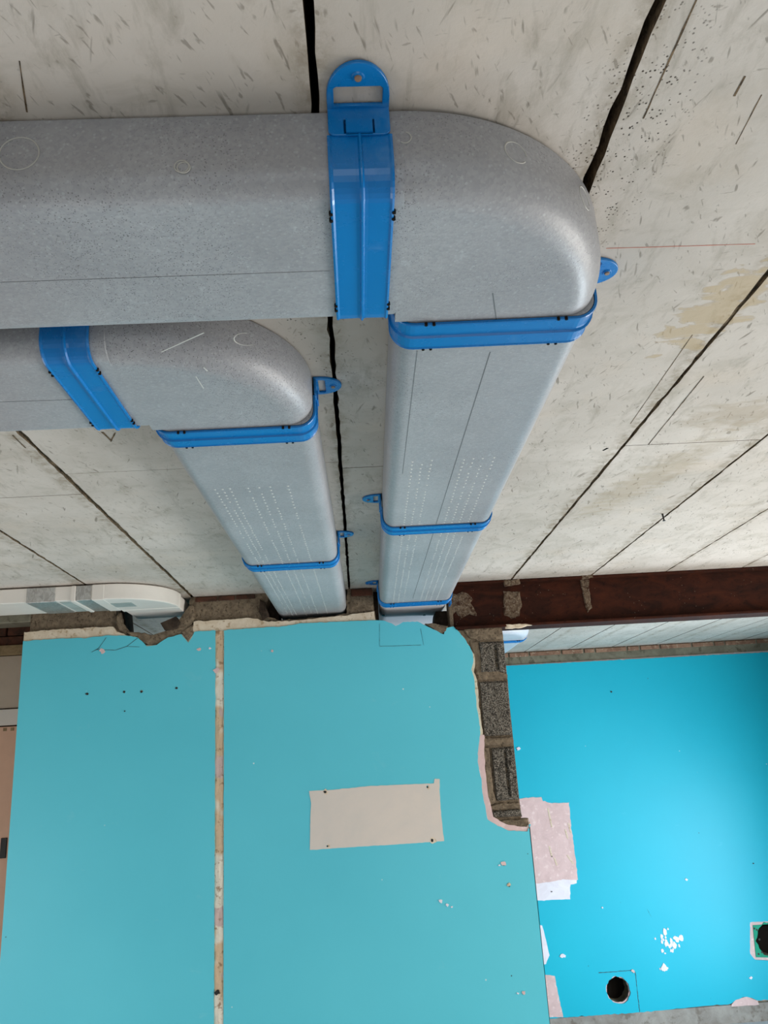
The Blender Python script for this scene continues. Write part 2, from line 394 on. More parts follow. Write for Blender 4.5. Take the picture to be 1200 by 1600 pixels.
# ---- near turquoise wall: paint on plaster on masonry, broken away at the top and at the pier
wf = empty('wall_front', (0, 0, 0)); struct(wf, 'turquoise painted wall broken open at the top where the ducts enter')
XE = .790        # plaster corner of the wall at the opening
XM = .760        # bare masonry corner
# core behind, with the openings the big ducts pass through
core = [(-1.655, ZF), (XM, ZF), (XM, 2.222), (.499, 2.222), (.499, 2.3475), (.435, 2.3475), (.42, 2.27), (.130, 2.27), (.130, ZC), (-.034, ZC), (-.034, 2.345), (-.401, 2.345), (-.401, ZC), (-.80, ZC), (-.86, 2.30), (-1.20, 2.30), (-1.22, ZC), (-1.655, ZC)]
wall_plate('cavity_masonry', [core], 4.24, 4.40, 'core', wf)
top_m = P([(790, 985)], YF)[0]
mas = [(-1.655, ZF), (XM, ZF), (XM, 2.222), (.53, 2.222)]
mas += rough(P([(702, 978), (694, 986), (680, 980), (655, 973), (632, 975), (616, 980), (600, 972), (588, 966), (585, 952)], YF) + [(.10, 2.43), (.095, ZC), (-.03, ZC), (-.035, 2.44)] + P([(541, 958), (470, 966), (436, 968), (417, 962), (412, 948)], YF) + [(-.44, 2.44), (-.45, ZC)], .004, .012, 3)
mas += rough([(-.84, ZC), (-.848, 2.45)] + P([(296, 950), (289, 966), (268, 984), (246, 990), (228, 999), (210, 994), (193, 988), (187, 980), (181, 972), (178, 958)], YF) + [(-1.235, 2.44), (-1.24, ZC)], .006, .012, 5)
mas += [(-1.655, ZC)]
wall_plate('mortar_coat', [mas], 4.122, 4.24, 'mortar', wf)
# plaster undercoat (cream) - left part, right part
cl = P([(37, 987)], YF) + rough(P([(37, 987), (90, 983), (176, 979), (181, 986), (196, 992), (216, 996), (226, 1008), (246, 1008), (262, 1003), (284, 991), (293, 1001), (300, 992), (302, 971), (340, 969), (387, 965), (403, 966), (408, 970), (440, 971), (470, 969), (500, 965), (540, 961), (584, 955), (587, 969), (600, 971), (612, 975), (618, 980), (630, 974), (652, 972), (668, 981), (682, 988), (693, 992), (700, 985), (712, 984), (722, 993), (732, 1007), (741, 1022), (743, 1036), (741, 1050), (746, 1063), (749, 1105), (755, 1145), (757, 1165), (756, 1192), (760, 1215), (763, 1247), (770, 1277), (784, 1285), (800, 1290), (822, 1293), (829, 1284)], YF), .003, .012, 8)
cl += [(XE - .001, 1.28), (XE - .001, ZF), (-1.668, ZF)]
wall_plate('plaster_coat', [cl], 4.106, 4.122, 'cream', wf)
# rim of pink undercoat along the pier
pk = rough(P([(741, 1150), (757, 1148), (757, 1170), (758, 1200), (763, 1240), (771, 1276), (785, 1285), (800, 1290), (824, 1292), (829, 1284), (829, 1300), (790, 1303), (755, 1290), (744, 1230)], YF), .003, .012, 4, True)
wall_plate('pink_undercoat', [pk], 4.1035, 4.108, 'pink', wf)
# paint skins, left and right of the open joint
zj = [p for p in P([(336, 985), (334, 1600)], YF)]
left = P([(36, 1002)], YF) + rough(P([(36, 1002), (88, 998), (130, 997), (170, 993), (195, 993), (215, 996), (224, 1004), (229, 1010), (244, 1008), (263, 996), (283, 991), (289, 998), (294, 1004), (300, 995), (304, 987), (336, 985)], YF), .002, .012, 11)
left += rough([(-.712, 2.285), (-.714, ZF)], .0012, .03, 2) + [(-1.672, ZF)]
def holes(px, r=.0045):
    out = []
    for i, (x, y) in enumerate(px):
        c = P([(x, y)], YF)[0]; out.append(ellipse(c[0], c[1], r, r * .9, 9, .3, i))
    return out
wall_plate('paint_coat', [left] + holes([(136, 1084), (194, 1081), (221, 1080), (276, 1075)], .007), 4.100, 4.106, 'paint', wf)
right = rough([(-.672, ZF), (-.668, 2.283)], .0012, .03, 3) + rough(P([(348, 985), (400, 981), (440, 979), (470, 974), (540, 971), (587, 969), (600, 970), (612, 974), (618, 978), (630, 972), (652, 971), (666, 978), (680, 985), (693, 991), (698, 981), (708, 979), (716, 986), (726, 998), (734, 1010), (738, 1020), (740, 1032), (737, 1046), (741, 1061), (745, 1104), (751, 1144), (748, 1161), (746, 1190), (751, 1213), (755, 1247), (762, 1280), (778, 1290), (795, 1298), (824, 1299), (829.5, 1288)], YF), .0022, .012, 12)
right += [(XE, 1.27), (XE, ZF)]
wall_plate('paint_coat', [right] + holes([(787, 1350), (795, 1383)], .009), 4.100, 4.106, 'paint', wf)
# filler in the open joint between both skins
def strip_me():
    bm = bmesh.new(); prev = None; z = ZF
    while z <= 2.285:
        q = []
        for j in range(5):
            x = -.7125 + .0405 * j / 4
            q.append(bm.verts.new((x, 4.1045 + .004 * noise.noise(Vector((x * 60, z * 22, 1))) - (.0015 if j in (1, 2, 3) else 0), z)))
        if prev:
            for j in range(4): bm.faces.new((prev[j], prev[j + 1], q[j + 1], q[j]))
        prev = q; z += .012
    return from_bm(bm)
obj('joint_filler', strip_me(), 'strip', wf)
# pale filled rectangle with its four fixing holes
pr = rough(P([(483, 1236), (520, 1234), (580, 1228), (678, 1224), (679, 1217), (687, 1217), (687, 1240), (690, 1280), (694, 1314), (640, 1318), (560, 1323), (484, 1328), (485, 1290), (486, 1255)], YF), .0012, .015, 6, True)
wall_plate('filler_patch', [pr] + holes([(508, 1237), (668, 1229), (512, 1322), (675, 1313)], .006), 4.0985, 4.1005, 'patch', wf)
for x, y, r in ((508, 1237, .012), (668, 1230, .008), (512, 1322, .008), (675, 1313, .014)):
    c = P([(x, y)], YF)[0]; wall_plate('fixing_hole', [ellipse(c[0], c[1], r * .55, r * .5, 9, .35, x)], 4.0975, 4.0995, 'black', wf)
    wall_plate('fixing_scuff', [ellipse(c[0] + .004, c[1] - .002, r, r * 1.0, 11, .35, y)], 4.0981, 4.0987, 'cream', wf)
for i, (x, y, r, mt) in enumerate(((136, 1084, .007, 'black'), (194, 1081, .006, 'black'), (221, 1081, .006, 'black'), (276, 1075, .006, 'black'), (160, 1017, .016, 'pink'), (311, 1015, .010, 'pink'), (328, 1013, .007, 'white'), (425, 1017, .009, 'pink'), (787, 1349, .016, 'pink'), (780, 1352, .006, 'white'), (795, 1382, .010, 'cream'), (688, 1408, .010, 'white'), (699, 1414, .008, 'white'), (706, 1417, .006, 'white'), (818, 1551, .010, 'pink'), (809, 1552, .005, 'white'), (195, 1111, .004, 'black'), (338, 1047, .016, 'pink'), (340, 1550, .014, 'black'))):
    c = P([(x, y)], YF)[0]; wall_plate('paint_chip', [ellipse(c[0], c[1], r * .9, r * .7, 10, .5, i)], 4.0978 - i * .00005, 4.1006, mt, wf)
# hairline cracks near the broken hole and pencil marks under the big duct
def wall_line(pts, w_, Y, mat, parent, name):
    p = P(pts, Y); up = [(a, b + w_ / 2) for a, b in p]; lo = [(a + (w_ * .6), b - w_ / 2) for a, b in reversed(p)]
    return wall_plate(name, [rough(up, w_ * .4, .01, 2) + rough(lo, w_ * .4, .01, 3)], Y - .0012, Y + .0006, mat, parent)
wall_line([(143, 1019), (154, 1013), (166, 996)], .0018, YF, 'dark', wf, 'crack')
wall_line([(150, 1015), (180, 1016), (198, 1010), (215, 997)], .0018, YF, 'dark', wf, 'crack')
wall_line([(198, 1010), (218, 1011)], .0014, YF, 'dark', wf, 'crack')
for a, b in (((593, 1010), (658, 1008)), ((657, 982), (662, 1008)), ((593, 975), (593, 1010))):
    wall_line([a, b], .0012, YF, 'dark', wf, 'pencil_mark')
# exposed pier blocks
def pier_block(px, seed, groove=0, depth=4.108):
    q = P(px, YF); bm = bmesh.new()
    nx, nz = 18, max(4, int(abs(q[0][1] - q[3][1]) / .018))
    g = []
    for j in range(nz + 1):
        row = []
        for i in range(nx + 1):
            t = Vector(q[0]).lerp(Vector(q[1]), i / nx); b = Vector(q[3]).lerp(Vector(q[2]), i / nx); p = t.lerp(b, j / nz)
            e = .002 if 0 < i < nx and 0 < j < nz else 0
            y = depth + .005 * noise.noise(Vector((p.x * 70, p.y * 70, seed))) - e
            if groove and abs(i / nx - groove) < .06 and 1 < j < nz - 1: y += .016
            if i in (0, nx) or j in (0, nz): y = 4.135
            row.append(bm.verts.new((p.x, y, p.y)))
        g.append(row)
    for j in range(nz):
        for i in range(nx): bm.faces.new((g[j][i], g[j][i + 1], g[j + 1][i + 1], g[j + 1][i]))
    return obj('block', from_bm(bm), 'block', wf)
pier_block([(748, 1000), (788.5, 998), (794, 1053), (751, 1055)], 1, .62)
pier_block([(748, 1062), (795, 1060), (802.5, 1151), (756, 1153)], 2)
pier_block([(767, 1166), (804, 1163), (813.5, 1252), (776, 1255)], 3, .56)
pier_block([(768, 1266), (815, 1262), (818, 1277), (771, 1280)], 4)
# mortar beds and smears around the blocks
def lump(px, seed, parent, mat='mortar', y0=4.10, Y=YF, name='mortar_smear', back=.03):
    q = rough(P(px, Y), .004, .014, seed, True); bm = bmesh.new()
    cx = sum(p[0] for p in q) / len(q); cz = sum(p[1] for p in q) / len(q)
    rings = []
    for t, d in ((1, back), (.97, .004), (.8, 0), (.4, -.001)):
        rings.append([bm.verts.new((cx + (p[0] - cx) * t, y0 + d + (.004 * noise.noise(Vector((p[0] * 50 * t, p[1] * 50 * t, seed))) if t < 1 else 0), cz + (p[1] - cz) * t)) for p in q])
    for a, b in zip(rings, rings[1:]):
        for i in range(len(a)): bm.faces.new((a[i], a[(i + 1) % len(a)], b[(i + 1) % len(a)], b[i]))
    bm.faces.new(rings[-1]); return obj(name, from_bm(bm), mat, parent)
lump([(750, 1153), (802, 1151), (804, 1162), (766, 1165), (752, 1166)], 1, wf, y0=4.107)
lump([(753, 1166), (765, 1167), (766, 1190), (770, 1215), (775, 1254), (764, 1262), (759, 1235), (756, 1200)], 2, wf, y0=4.107)
lump([(763, 1262), (775, 1256), (813, 1254), (815, 1261), (768, 1266)], 3, wf, y0=4.107)
lump([(780, 1282), (826, 1279), (829, 1290), (812, 1297), (792, 1294)], 4, wf, y0=4.105)
lump([(722, 979), (786, 977), (788, 998), (748, 1000), (735, 998)], 5, wf, y0=4.110)
lump([(735, 1000), (746, 1002), (749, 1056), (794, 1054), (795, 1060), (747, 1062), (741, 1040)], 6, wf, y0=4.112)
# broken rubble round the hole of the white duct
lump([(180, 960), (187, 956), (190, 972), (200, 986), (196, 992), (184, 984), (180, 973)], 7, wf, y0=4.112)
lump([(196, 986), (225, 988), (240, 992), (232, 1008), (222, 1003), (212, 994), (200, 992)], 8, wf, y0=4.104)
lump([(226, 996), (262, 986), (284, 970), (296, 945), (303, 945), (304, 968), (296, 980), (284, 990), (262, 1001), (246, 1007), (230, 1008)], 9, wf, y0=4.106)
lump([(284, 988), (300, 976), (303, 990), (297, 996), (293, 1002)], 10, wf, y0=4.100)
lump([(664, 974), (680, 974), (700, 978), (698, 986), (690, 991), (680, 985)], 11, wf, y0=4.100)
lump([(545, 928), (583, 930), (585, 952), (566, 956), (546, 958)], 12, wf, y0=4.118)
lump([(405, 935), (414, 940), (420, 962), (410, 968), (404, 955)], 13, wf, y0=4.108, mat='core')
# brick ends showing under the ceiling between the broken edges
for i, (a, b, c, d) in enumerate(((304, 930, 338, 938), (340, 929, 366, 936), (368, 928, 398, 934), (548, 921, 582, 929))):
    q = P([(a, b + .5), (c, b - 1), (c, d), (a, d + 1.5)], YF)
    box('brick', q[0][0], q[2][0], 4.112, 4.16, min(q[2][1], q[3][1]), 2.466, 'darkbrick', wf, .003)
box('mortar_infill', .4945, .514, 4.136, 4.24, 2.224, ZC - .002, 'mortar', wf, .003)
# lintel over the doorway on the left
box('lintel', XL, -1.655, 4.112, 4.26, 2.385, ZC - .001, 'mortar_far', wf, .003)

# ---- recess on the left with brickwork, timber, board and door
wh = empty('wall_hall', (0, 0, 0)); struct(wh, 'beige hallway end wall with a timber lintel and bricks over a door')
YH = 4.62
def hz(y): return on_y(18, y, YH).z
box('backing', XL, -1.5, YH + .04, YH + .14, ZF, ZC, 'core', wh)
for i in range(6):
    for r_, (z0, z1) in enumerate(((hz(1008), hz(993) - .006), (hz(993), hz(974) - .004))):
        x0 = XL + .02 + i * .2 - r_ * .1
        box('brick', max(x0, XL), min(x0 + .19, -1.5), YH - .005 + r_ * .004, YH + .05, z0, min(z1, ZC - .004), 'darkbrick', wh, .004)
box('timber_lintel', XL, -1.5, YH - .03, YH + .05, hz(1024), hz(1009), 'wood', wh, .003)
box('board', XL, -1.5, YH, YH + .05, hz(1106), hz(1025), 'beige', wh)
box('door_head', XL, -1.5, YH - .015, YH + .05, hz(1133), hz(1108), 'archi', wh, .003)
dr = empty('door_1', (-2.2, YH, ZF)); struct(dr, 'tan flush door with a black latch plate at the far left edge')
box('door_leaf', -.49, .6, .0, .04, .02, hz(1135) - ZF, 'door', dr, .002)
lp = on_y(7, 1325, YH)
box('latch_plate', lp.x + 2.2 - .02, lp.x + 2.2 + .012, -.008, .002, lp.z - ZF - .05, lp.z - ZF + .05, 'black', dr, .002)
kp = on_y(14, 1139, YH)
for dx in (-.03, .01): box('scuff', kp.x + 2.2 + dx, kp.x + 2.2 + dx + .018, -.003, .001, kp.z - ZF - .01, kp.z - ZF + .006, 'wood', dr)

# ---- far turquoise wall
wz = empty('wall_far', (0, 0, 0)); struct(wz, 'brightly lit turquoise wall of the far room with bare mortar band at the top')
hole_c = P([(966, 1547)], YB)[0]; gh = P([(1203, 1469)], YB)[0]
hole1 = ellipse(hole_c[0], hole_c[1], .098, .1, 30, .07, 3); hole2 = ellipse(gh[0] + .02, gh[1], .13, .135, 30, .08, 5)
wall_plate('masonry', [[(XL, ZF), (XR, ZF), (XR, ZC), (XL, ZC)], hole1, hole2], YB + .02, YB + .16, 'mortar_far', wz)
box('cavity_back', XL, XR, YB + .16, YB + .2, ZF, ZC, 'void', wz)
pt = P([(700, 1046), (805, 1040), (1195, 1020)], YB)
paint = [(XL, pt[0][1] - .0)] + rough([(XL, 2.352), (1.42, 2.350), (3.78, 2.340), (XR, 2.34)], .003, .03, 5)
btm = P([(1183, 1563), (1167, 1557), (1150, 1562), (1143, 1568), (1000, 1582), (880, 1590)], YB)
paint = rough([(XL, 2.352), (1.42, 2.350), (3.78, 2.340), (XR, 2.34)], .003, .03, 5) + rough([(XR, -.49)] + btm + [(XL, -.485)], .004, .03, 6)
gq = P([(1172, 1441), (1225, 1438), (1228, 1502), (1180, 1500), (1172, 1490)], YB)
wall_plate('paint_coat', [paint, hole1, rough(gq, .002, .02, 7, True)], YB, YB + .012, 'paint_far', wz)
# skim under the paint
wall_plate('plaster_coat', [[(XL, -.475), (XR, -.475), (XR, 2.355), (XL, 2.36)], ellipse(hole_c[0], hole_c[1], .092, .094, 30, .05, 4), hole2], YB + .012, YB + .022, 'pink', wz)
gg = P([(1177, 1446), (1225, 1443), (1226, 1497), (1182, 1496)], YB)
wall_plate('green_backing', [gg, hole2], YB + .006, YB + .014, 'green', wz)
for x, y in ((1179, 1451), (1183, 1453), (1187, 1468), (1186, 1491), (1191, 1488)):
    c = P([(x, y)], YB)[0]; wall_plate('fixing_hole', [ellipse(c[0], c[1], .008, .008, 8, .2, x)], YB + .004, YB + .007, 'black', wz)
wall_plate('pink_patch', [rough(P([(790, 1250), (829, 1246), (845, 1246), (848, 1251), (862, 1255), (889, 1254), (892, 1290), (898, 1330), (903, 1375), (880, 1374), (845, 1380), (790, 1384)], YB), .004, .02, 7, True)], YB - .003, YB + .001, 'pink', wz)
wall_plate('white_patch', [rough(P([(790, 1380), (845, 1379), (860, 1375), (901, 1372), (901, 1380), (891, 1382), (891, 1405), (790, 1409)], YB), .003, .02, 8, True)], YB - .002, YB + .001, 'white', wz)
wall_plate('white_patch', [rough(P([(820, 1440), (847, 1446), (852, 1463), (858, 1492), (853, 1506), (820, 1510)], YB), .004, .02, 9, True)], YB - .002, YB + .001, 'white', wz)
wall_plate('pink_patch', [rough(P([(820, 1520), (867, 1525), (872, 1553), (880, 1589), (820, 1592)], YB), .004, .02, 10, True)], YB - .002, YB + .001, 'pink', wz)
for a in ((856, 1263, 862, 1292), (883, 1296, 887, 1310), (858, 1322, 862, 1338), (866, 1340, 870, 1352), (886, 1336, 896, 1350), (888, 1286, 892, 1302)):
    q = P([(a[0], a[1]), (a[2], a[3])], YB); wall_plate('key_mark', [[(q[0][0] - .006, q[0][1]), (q[0][0] + .006, q[0][1]), (q[1][0] + .006, q[1][1]), (q[1][0] - .006, q[1][1])]], YB - .005, YB - .002, 'cream', wz)
r = random.Random(4)
for i in range(34):
    x = r.gauss(1046, 11); y = r.gauss(1474, 9)
    if i > 26: x = r.gauss(1036, 8); y = r.gauss(1513, 2)
    c = P([(x, y)], YB)[0]; s = r.uniform(.008, .026)
    wall_plate('paint_flake', [ellipse(c[0], c[1], s * .7, s, 8, .45, i)], YB - .002 - i * .0001, YB + .001, 'white', wz)
for i, (x, y, s, mt) in enumerate(((879, 1493, .02, 'white'), (941, 1418, .008, 'white'), (1072, 1374, .01, 'white'), (1177, 1349, .006, 'black'), (989, 1517, .014, 'pink'), (1173, 1528, .012, 'white'), (955, 1081, .008, 'black'), (862, 1338, .006, 'black'), (862, 1393, .006, 'black'), (810, 1170, .02, 'white'))):
    c = P([(x, y)], YB)[0]; wall_plate('paint_chip', [ellipse(c[0], c[1], s, s * .8, 9, .45, i)], YB - .0065 - i * .0001, YB + .001, mt, wz)
wall_line([(935, 1520), (989, 1516)], .005, YB, 'dark', wz, 'pencil_mark'); wall_line([(992, 1518), (999, 1581)], .006, YB, 'dark', wz, 'pencil_mark')
wall_line([(1011, 1421), (1017, 1432)], .006, YB, 'dark', wz, 'pencil_mark')
wall_plate('bare_base', [[(XL, ZF), (XR, ZF), (XR, -.488), (XL, -.488)]], YB + .004, YB + .03, 'raw', wz)
wall_plate('exposed_plaster', [rough(P([(1143, 1569), (1150, 1562), (1167, 1557), (1184, 1564), (1186, 1570), (1143, 1573)], YB), .003, .02, 4, True)], YB + .001, YB + .012, 'pink', wz)
x = XL + .01; i = 0
while x < XR - .1:
    L = (.30, .12, .19, .30, .21, .105)[i % 6]
    box('brick', x, min(x + L - .014, XR - .005), YB + .004 + .005 * random.random(), YB + .05, 2.425 + .004 * random.random(), ZC - .006, 'brick', wz, .004)
    x += L; i += 1

# ------------------------------------------------------------------ rusted steel beam
bm_t = empty('steel_beam', (.516, 4.09, 2.224)); tag(bm_t, 'dark rusted steel beam spanning above the opening under the ceiling', 'beam')
BL = XR - .516
box('top_flange', 0, BL, 0, .15, .232, .2455, 'rust', bm_t, .002)
box('web', 0, BL, .055, .068, .0135, .232, 'rust', bm_t)
box('bottom_flange', 0, BL, 0, .15, 0, .0135, 'rust', bm_t, .002)
box('flange_fillet', 0, BL, .045, .055, .0135, .022, 'rust', bm_t, .003)
def blob(px, seed, y0, mat, parent, name, off):
    o = lump(px, seed, parent, mat, y0, y0, name, .012)
    for v in o.data.vertices: v.co -= Vector(off)
    return o
off = (.516, 4.09, 2.224)
blob([(702, 926), (712, 928), (722, 924), (732, 927), (740, 936), (735, 942), (742, 950), (746, 962), (734, 960), (722, 966), (712, 956), (706, 962), (701, 948)], 21, 4.138, 'splash', bm_t, 'mortar_splash', off)
blob([(786, 922), (812, 924), (816, 944), (812, 962), (800, 966), (788, 962)], 22, 4.138, 'splash', bm_t, 'mortar_splash', off)
blob([(905, 900), (922, 899), (920, 918), (926, 950), (918, 958), (912, 935)], 23, 4.138, 'splash', bm_t, 'mortar_splash', off)
blob([(786, 906), (812, 904), (814, 912), (790, 916)], 24, 4.088, 'splash', bm_t, 'mortar_splash', off)
blob([(908, 898), (928, 896), (928, 902), (910, 905)], 25, 4.088, 'splash', bm_t, 'mortar_splash', off)
blob([(790, 976), (816, 974), (834, 976), (806, 982), (790, 982)], 26, 4.088, 'cream', bm_t, 'mortar_splash', off)

# ------------------------------------------------------------------ ducts
DW, ZB, ZT, RC = .360, 2.350, 2.4685, .036
def profile(W=DW, zb=ZB, zt=ZT, r=RC, rt=.005, n=8):
    """closed outline (u, z) of the flat duct, u across"""
    pts = []
    def arc(cx, cz, rr, a0, a1):
        for i in range(n + 1):
            a = a0 + (a1 - a0) * i / n; pts.append((cx + rr * math.cos(a), cz + rr * math.sin(a)))
    pts.append((-W / 2, zb + r + .006)); arc(-W / 2 + r, zb + r, r, math.pi, 1.5 * math.pi); pts.append((-W / 2 + r + .006, zb))
    pts.append((W / 2 - r - .006, zb)); arc(W / 2 - r, zb + r, r, -R90, 0); pts.append((W / 2, zb + r + .006))
    arc(W / 2 - rt, zt - rt, rt, 0, R90); arc(-W / 2 + rt, zt - rt, rt, R90, math.pi)
    return pts
def section(parent, a, b, mat='eps', W=DW, zb=ZB, name='duct_section', cuts=1):
    """straight duct piece from a to b in the parent's frame, along local y"""
    bm = bmesh.new(); pr = profile(W, zb); rows = []
    for t in range(cuts + 1):
        y = a + (b - a) * t / cuts; rows.append([bm.verts.new((u, y, z)) for u, z in pr])
    for p, q in zip(rows, rows[1:]):
        for i in range(len(pr)): bm.faces.new((p[i], p[(i + 1) % len(pr)], q[(i + 1) % len(pr)], q[i]))
    for rw in (rows[0], rows[-1]): bm.faces.new([bm.verts.new(v.co) for v in rw])
    me = from_bm(bm); o = obj(name, me, mat, parent)
    for p in me.polygons: p.use_smooth = len(p.vertices) == 4
    return o
def elbow_me(R=DW, zb=ZB, zt=ZT, r=.056, lip=.0, n=28):
    """quarter-disc elbow: centre at origin, opening to -x and to +y"""
    bm = bmesh.new(); prof = [(0.0, zb)]
    for i in range(1, 5): prof.append(((R - r) * (i / 5 if i < 4 else .985), zb))
    for i in range(11):
        a = -R90 + R90 * i / 10; prof.append((R - r + r * math.cos(a), zb + r + r * math.sin(a)))
    prof.append((R, zb + r + .006))
    rt = .005
    for i in range(6):
        a = R90 * i / 5; prof.append((R - rt + rt * math.cos(a), zt - rt + rt * math.sin(a)))
    prof.append((0.0, zt)); rows = []
    c0 = bm.verts.new((0, 0, zb)); c1 = bm.verts.new((0, 0, zt))
    for k in range(n + 1):
        a = -R90 + R90 * k / n
        rows.append([bm.verts.new((rr * math.cos(a), rr * math.sin(a), z)) for rr, z in prof[1:-1]])
    for p, q in zip(rows, rows[1:]):
        bm.faces.new((c0, p[0], q[0])); bm.faces.new((c1, q[-1], p[-1]))
        for i in range(len(p) - 1): bm.faces.new((p[i], p[i + 1], q[i + 1], q[i]))
    for rw in (rows[0], rows[-1]): bm.faces.new([bm.verts.new(v.co) for v in [c0] + rw + [c1]])
    return from_bm(bm)
def add_elbow(parent, cx, cy, name='elbow', mat='eps', **kw):
    me = elbow_me(**kw)
    for v in me.vertices: v.co += Vector((cx, cy, 0))
    o = obj(name, me, mat, parent)
    for p in me.polygons: p.use_smooth = len(p.vertices) <= 4
    return o
def ring(parent, c, axis_y, r, w_=.0012, arc0=0, arc1=2 * math.pi, mat='ring'):
    """thin raised ring on a face; axis_y True: on a vertical face looking at -y, else on the underside"""
    bm = bmesh.new(); n = 30; rows = []
    for i in range(n + 1):
        a = arc0 + (arc1 - arc0) * i / n; row = []
        for k in range(4):
            b = k * R90; rr = r + w_ * math.cos(b); h = w_ * .7 * math.sin(b)
            row.append(bm.verts.new((c[0] + rr * math.cos(a), c[1] + h, c[2] + rr * math.sin(a)) if axis_y else (c[0] + rr * math.cos(a), c[1] + rr * math.sin(a), c[2] + h)))
        rows.append(row)
    for p, q in zip(rows, rows[1:]):
        for k in range(4): bm.faces.new((p[k], p[(k + 1) % 4], q[(k + 1) % 4], q[k]))
    return obj('mould_ring', from_bm(bm), mat, parent, True)

# --- big duct: comes from the left, turns and runs to the wall
big = empty('duct_run', (0, 0, 0)); tag(big, 'larger grey foam air duct turning from the left to the turquoise wall, nearest the viewer', 'duct', 'grey insulated ducts')
CX, CY = .096, 1.246
def xsec(parent, x0, x1, yc, **kw):
    o = section(parent, 0, x1 - x0, **kw)
    for v in o.data.vertices: v.co = Vector((x0 + v.co.y, yc - v.co.x, v.co.z))
    return o
xsec(big, XL, CX, CY - DW / 2)
add_elbow(big, CX, CY)
SKB = -.0125
def yrun(parent, cx, cy, skew, pieces):
    for a, b, mt, W, zb, nm in pieces:
        o = section(parent, a - cy, b - cy, mt, W, zb, nm)
        for v in o.data.vertices:
            u, y = v.co.x, v.co.y; v.co.x = cx + DW / 2 + u - skew * y; v.co.y = cy + y
yrun(big, CX, CY, SKB, [(CY + .001, 2.60, 'eps', DW, ZB, 'duct_section'), (2.602, 4.03, 'eps', DW, ZB, 'duct_section'), (4.03, 4.72, 'sleeve', DW - .006, ZB + .004, 'foam_sleeve')])
def bottom_line(parent, pts, w_, mat, name, zb=ZB, h=.0005):
    a, b = Vector(pts[0]), Vector(pts[1]); d = (b - a).normalized(); n = Vector((-d.y, d.x)) * w_ / 2
    me = fill([[tuple(a + n), tuple(b + n), tuple(b - n), tuple(a - n)]], h * 2)
    for v in me.vertices: v.co.z += zb
    return obj(name, me, mat, parent)
def bp(x, y): v = on_z(x, y, ZB); return (v.x, v.y)
for px_, py_ in ((599, 961.5), (663, 961)):
    c_ = on_z(px_, py_, ZB + .004); g_ = bmesh.new(); bmesh.ops.create_cone(g_, cap_ends=True, segments=8, radius1=.008, radius2=.008, depth=.004)
    for v in g_.verts: v.co += c_; v.co.y += (v.co.y - c_.y) * .8
    obj('sleeve_screw', from_bm(g_), 'black', big)
bottom_line(big, (bp(766, 550), bp(645, 935)), .0016, 'groove', 'mould_line')
bottom_line(big, (bp(652, 548), bp(629, 740)), .0010, 'groove', 'mould_line')
bottom_line(big, (bp(770, 458), bp(776, 502)), .0014, 'groove', 'mould_line')
bottom_line(big, (bp(0, 441), bp(515, 423)), .0004, 'groove', 'mould_line')
def fy(x, y): v = on_y(x, y, CY - DW); return (v.x, v.y - .0002, v.z)
ring(big, fy(30, 240), True, .026); ring(big, fy(284, 260), True, .0095); ring(big, fy(287, 262), True, .0085)
ring(big, fy(632, 215), True, .009, arc0=-2.2, arc1=1.3)
for px, rr in (((738, 224), .019), ((890, 292), .020)):
    # rings on the curved flank of the elbow
    a = {738: -1.10, 890: -.62}[px[0]]; zc = {738: 2.425, 890: 2.432}[px[0]]
    bm = bmesh.new(); rows = []
    for i in range(31):
        t = 2 * math.pi * i / 30 * .9; row = []
        for k in range(4):
            b = k * R90; r2 = rr + .0012 * math.cos(b); h = .0009 * math.sin(b)
            aa = a + r2 * math.cos(t) / DW; row.append(bm.verts.new((CX + (DW + h) * math.cos(aa), CY + (DW + h) * math.sin(aa), zc + r2 * math.sin(t) * .9)))
        rows.append(row)
    for p, q in zip(rows, rows[1:]):
        for k in range(4): bm.faces.new((p[k], p[(k + 1) % 4], q[(k + 1) % 4], q[k]))
    obj('mould_ring', from_bm(bm), 'ring', big, True)

# --- smaller-looking duct further in
sml = empty('duct_run', (0, 0, 0)); tag(sml, 'shorter grey foam air duct tucked behind the big one, left of the dark ceiling seam', 'duct', 'grey insulated ducts')
SX, SY = -.432, 1.674
xsec(sml, XL, SX, SY - DW / 2)
add_elbow(sml, SX, SY)
SKS = -.013
yrun(sml, SX, SY, SKS, [(SY + .001, 3.04, 'eps', DW, ZB, 'duct_section'), (3.042, 4.52, 'eps', DW, ZB, 'duct_section')])
bottom_line(sml, (bp(0, 628), bp(118, 624)), .001, 'groove', 'mould_line')
for a, b in (((252, 550), (318, 520)), ((318, 574), (324, 580)), ((306, 588), (318, 607))): bottom_line(sml, (bp(*a), bp(*b)), .002, 'scratch', 'scratch')
ring(sml, bp(385, 530) + (ZB,), False, .022, arc0=1.2, arc1=4.9)
# rows of small moulded pimples on the undersides
def pimples(parent, cx, cy, skew, y0, y1, cols, mat='scratch'):
    bm = bmesh.new(); y = y0
    while y < y1:
        for u in cols:
            if random.random() < .85:
                c = (cx + DW / 2 + u + random.uniform(-.001, .001) - skew * (y - cy), y + random.uniform(-.003, .003), ZB)
                s = .003; v = [bm.verts.new((c[0] + a * s, c[1] + b * s * 1.5, c[2] + .0001)) for a, b in ((-1, -1), (1, -1), (1, 1), (-1, 1))]
                t = bm.verts.new((c[0], c[1], c[2] - .0012))
                for i in range(4): bm.faces.new((v[i], v[(i + 1) % 4], t))
        y += .028
    o = obj('moulded_pimples', from_bm(bm), mat, parent); o['kind'] = 'stuff'
pimples(big, CX, CY, SKB, 1.95, 4.0, (-.115, -.09, -.065, .02, .045, .07, .10))
pimples(sml, SX, SY, SKS, 2.1, 4.2, (-.12, -.10, -.08, -.03, .0, .03, .08))

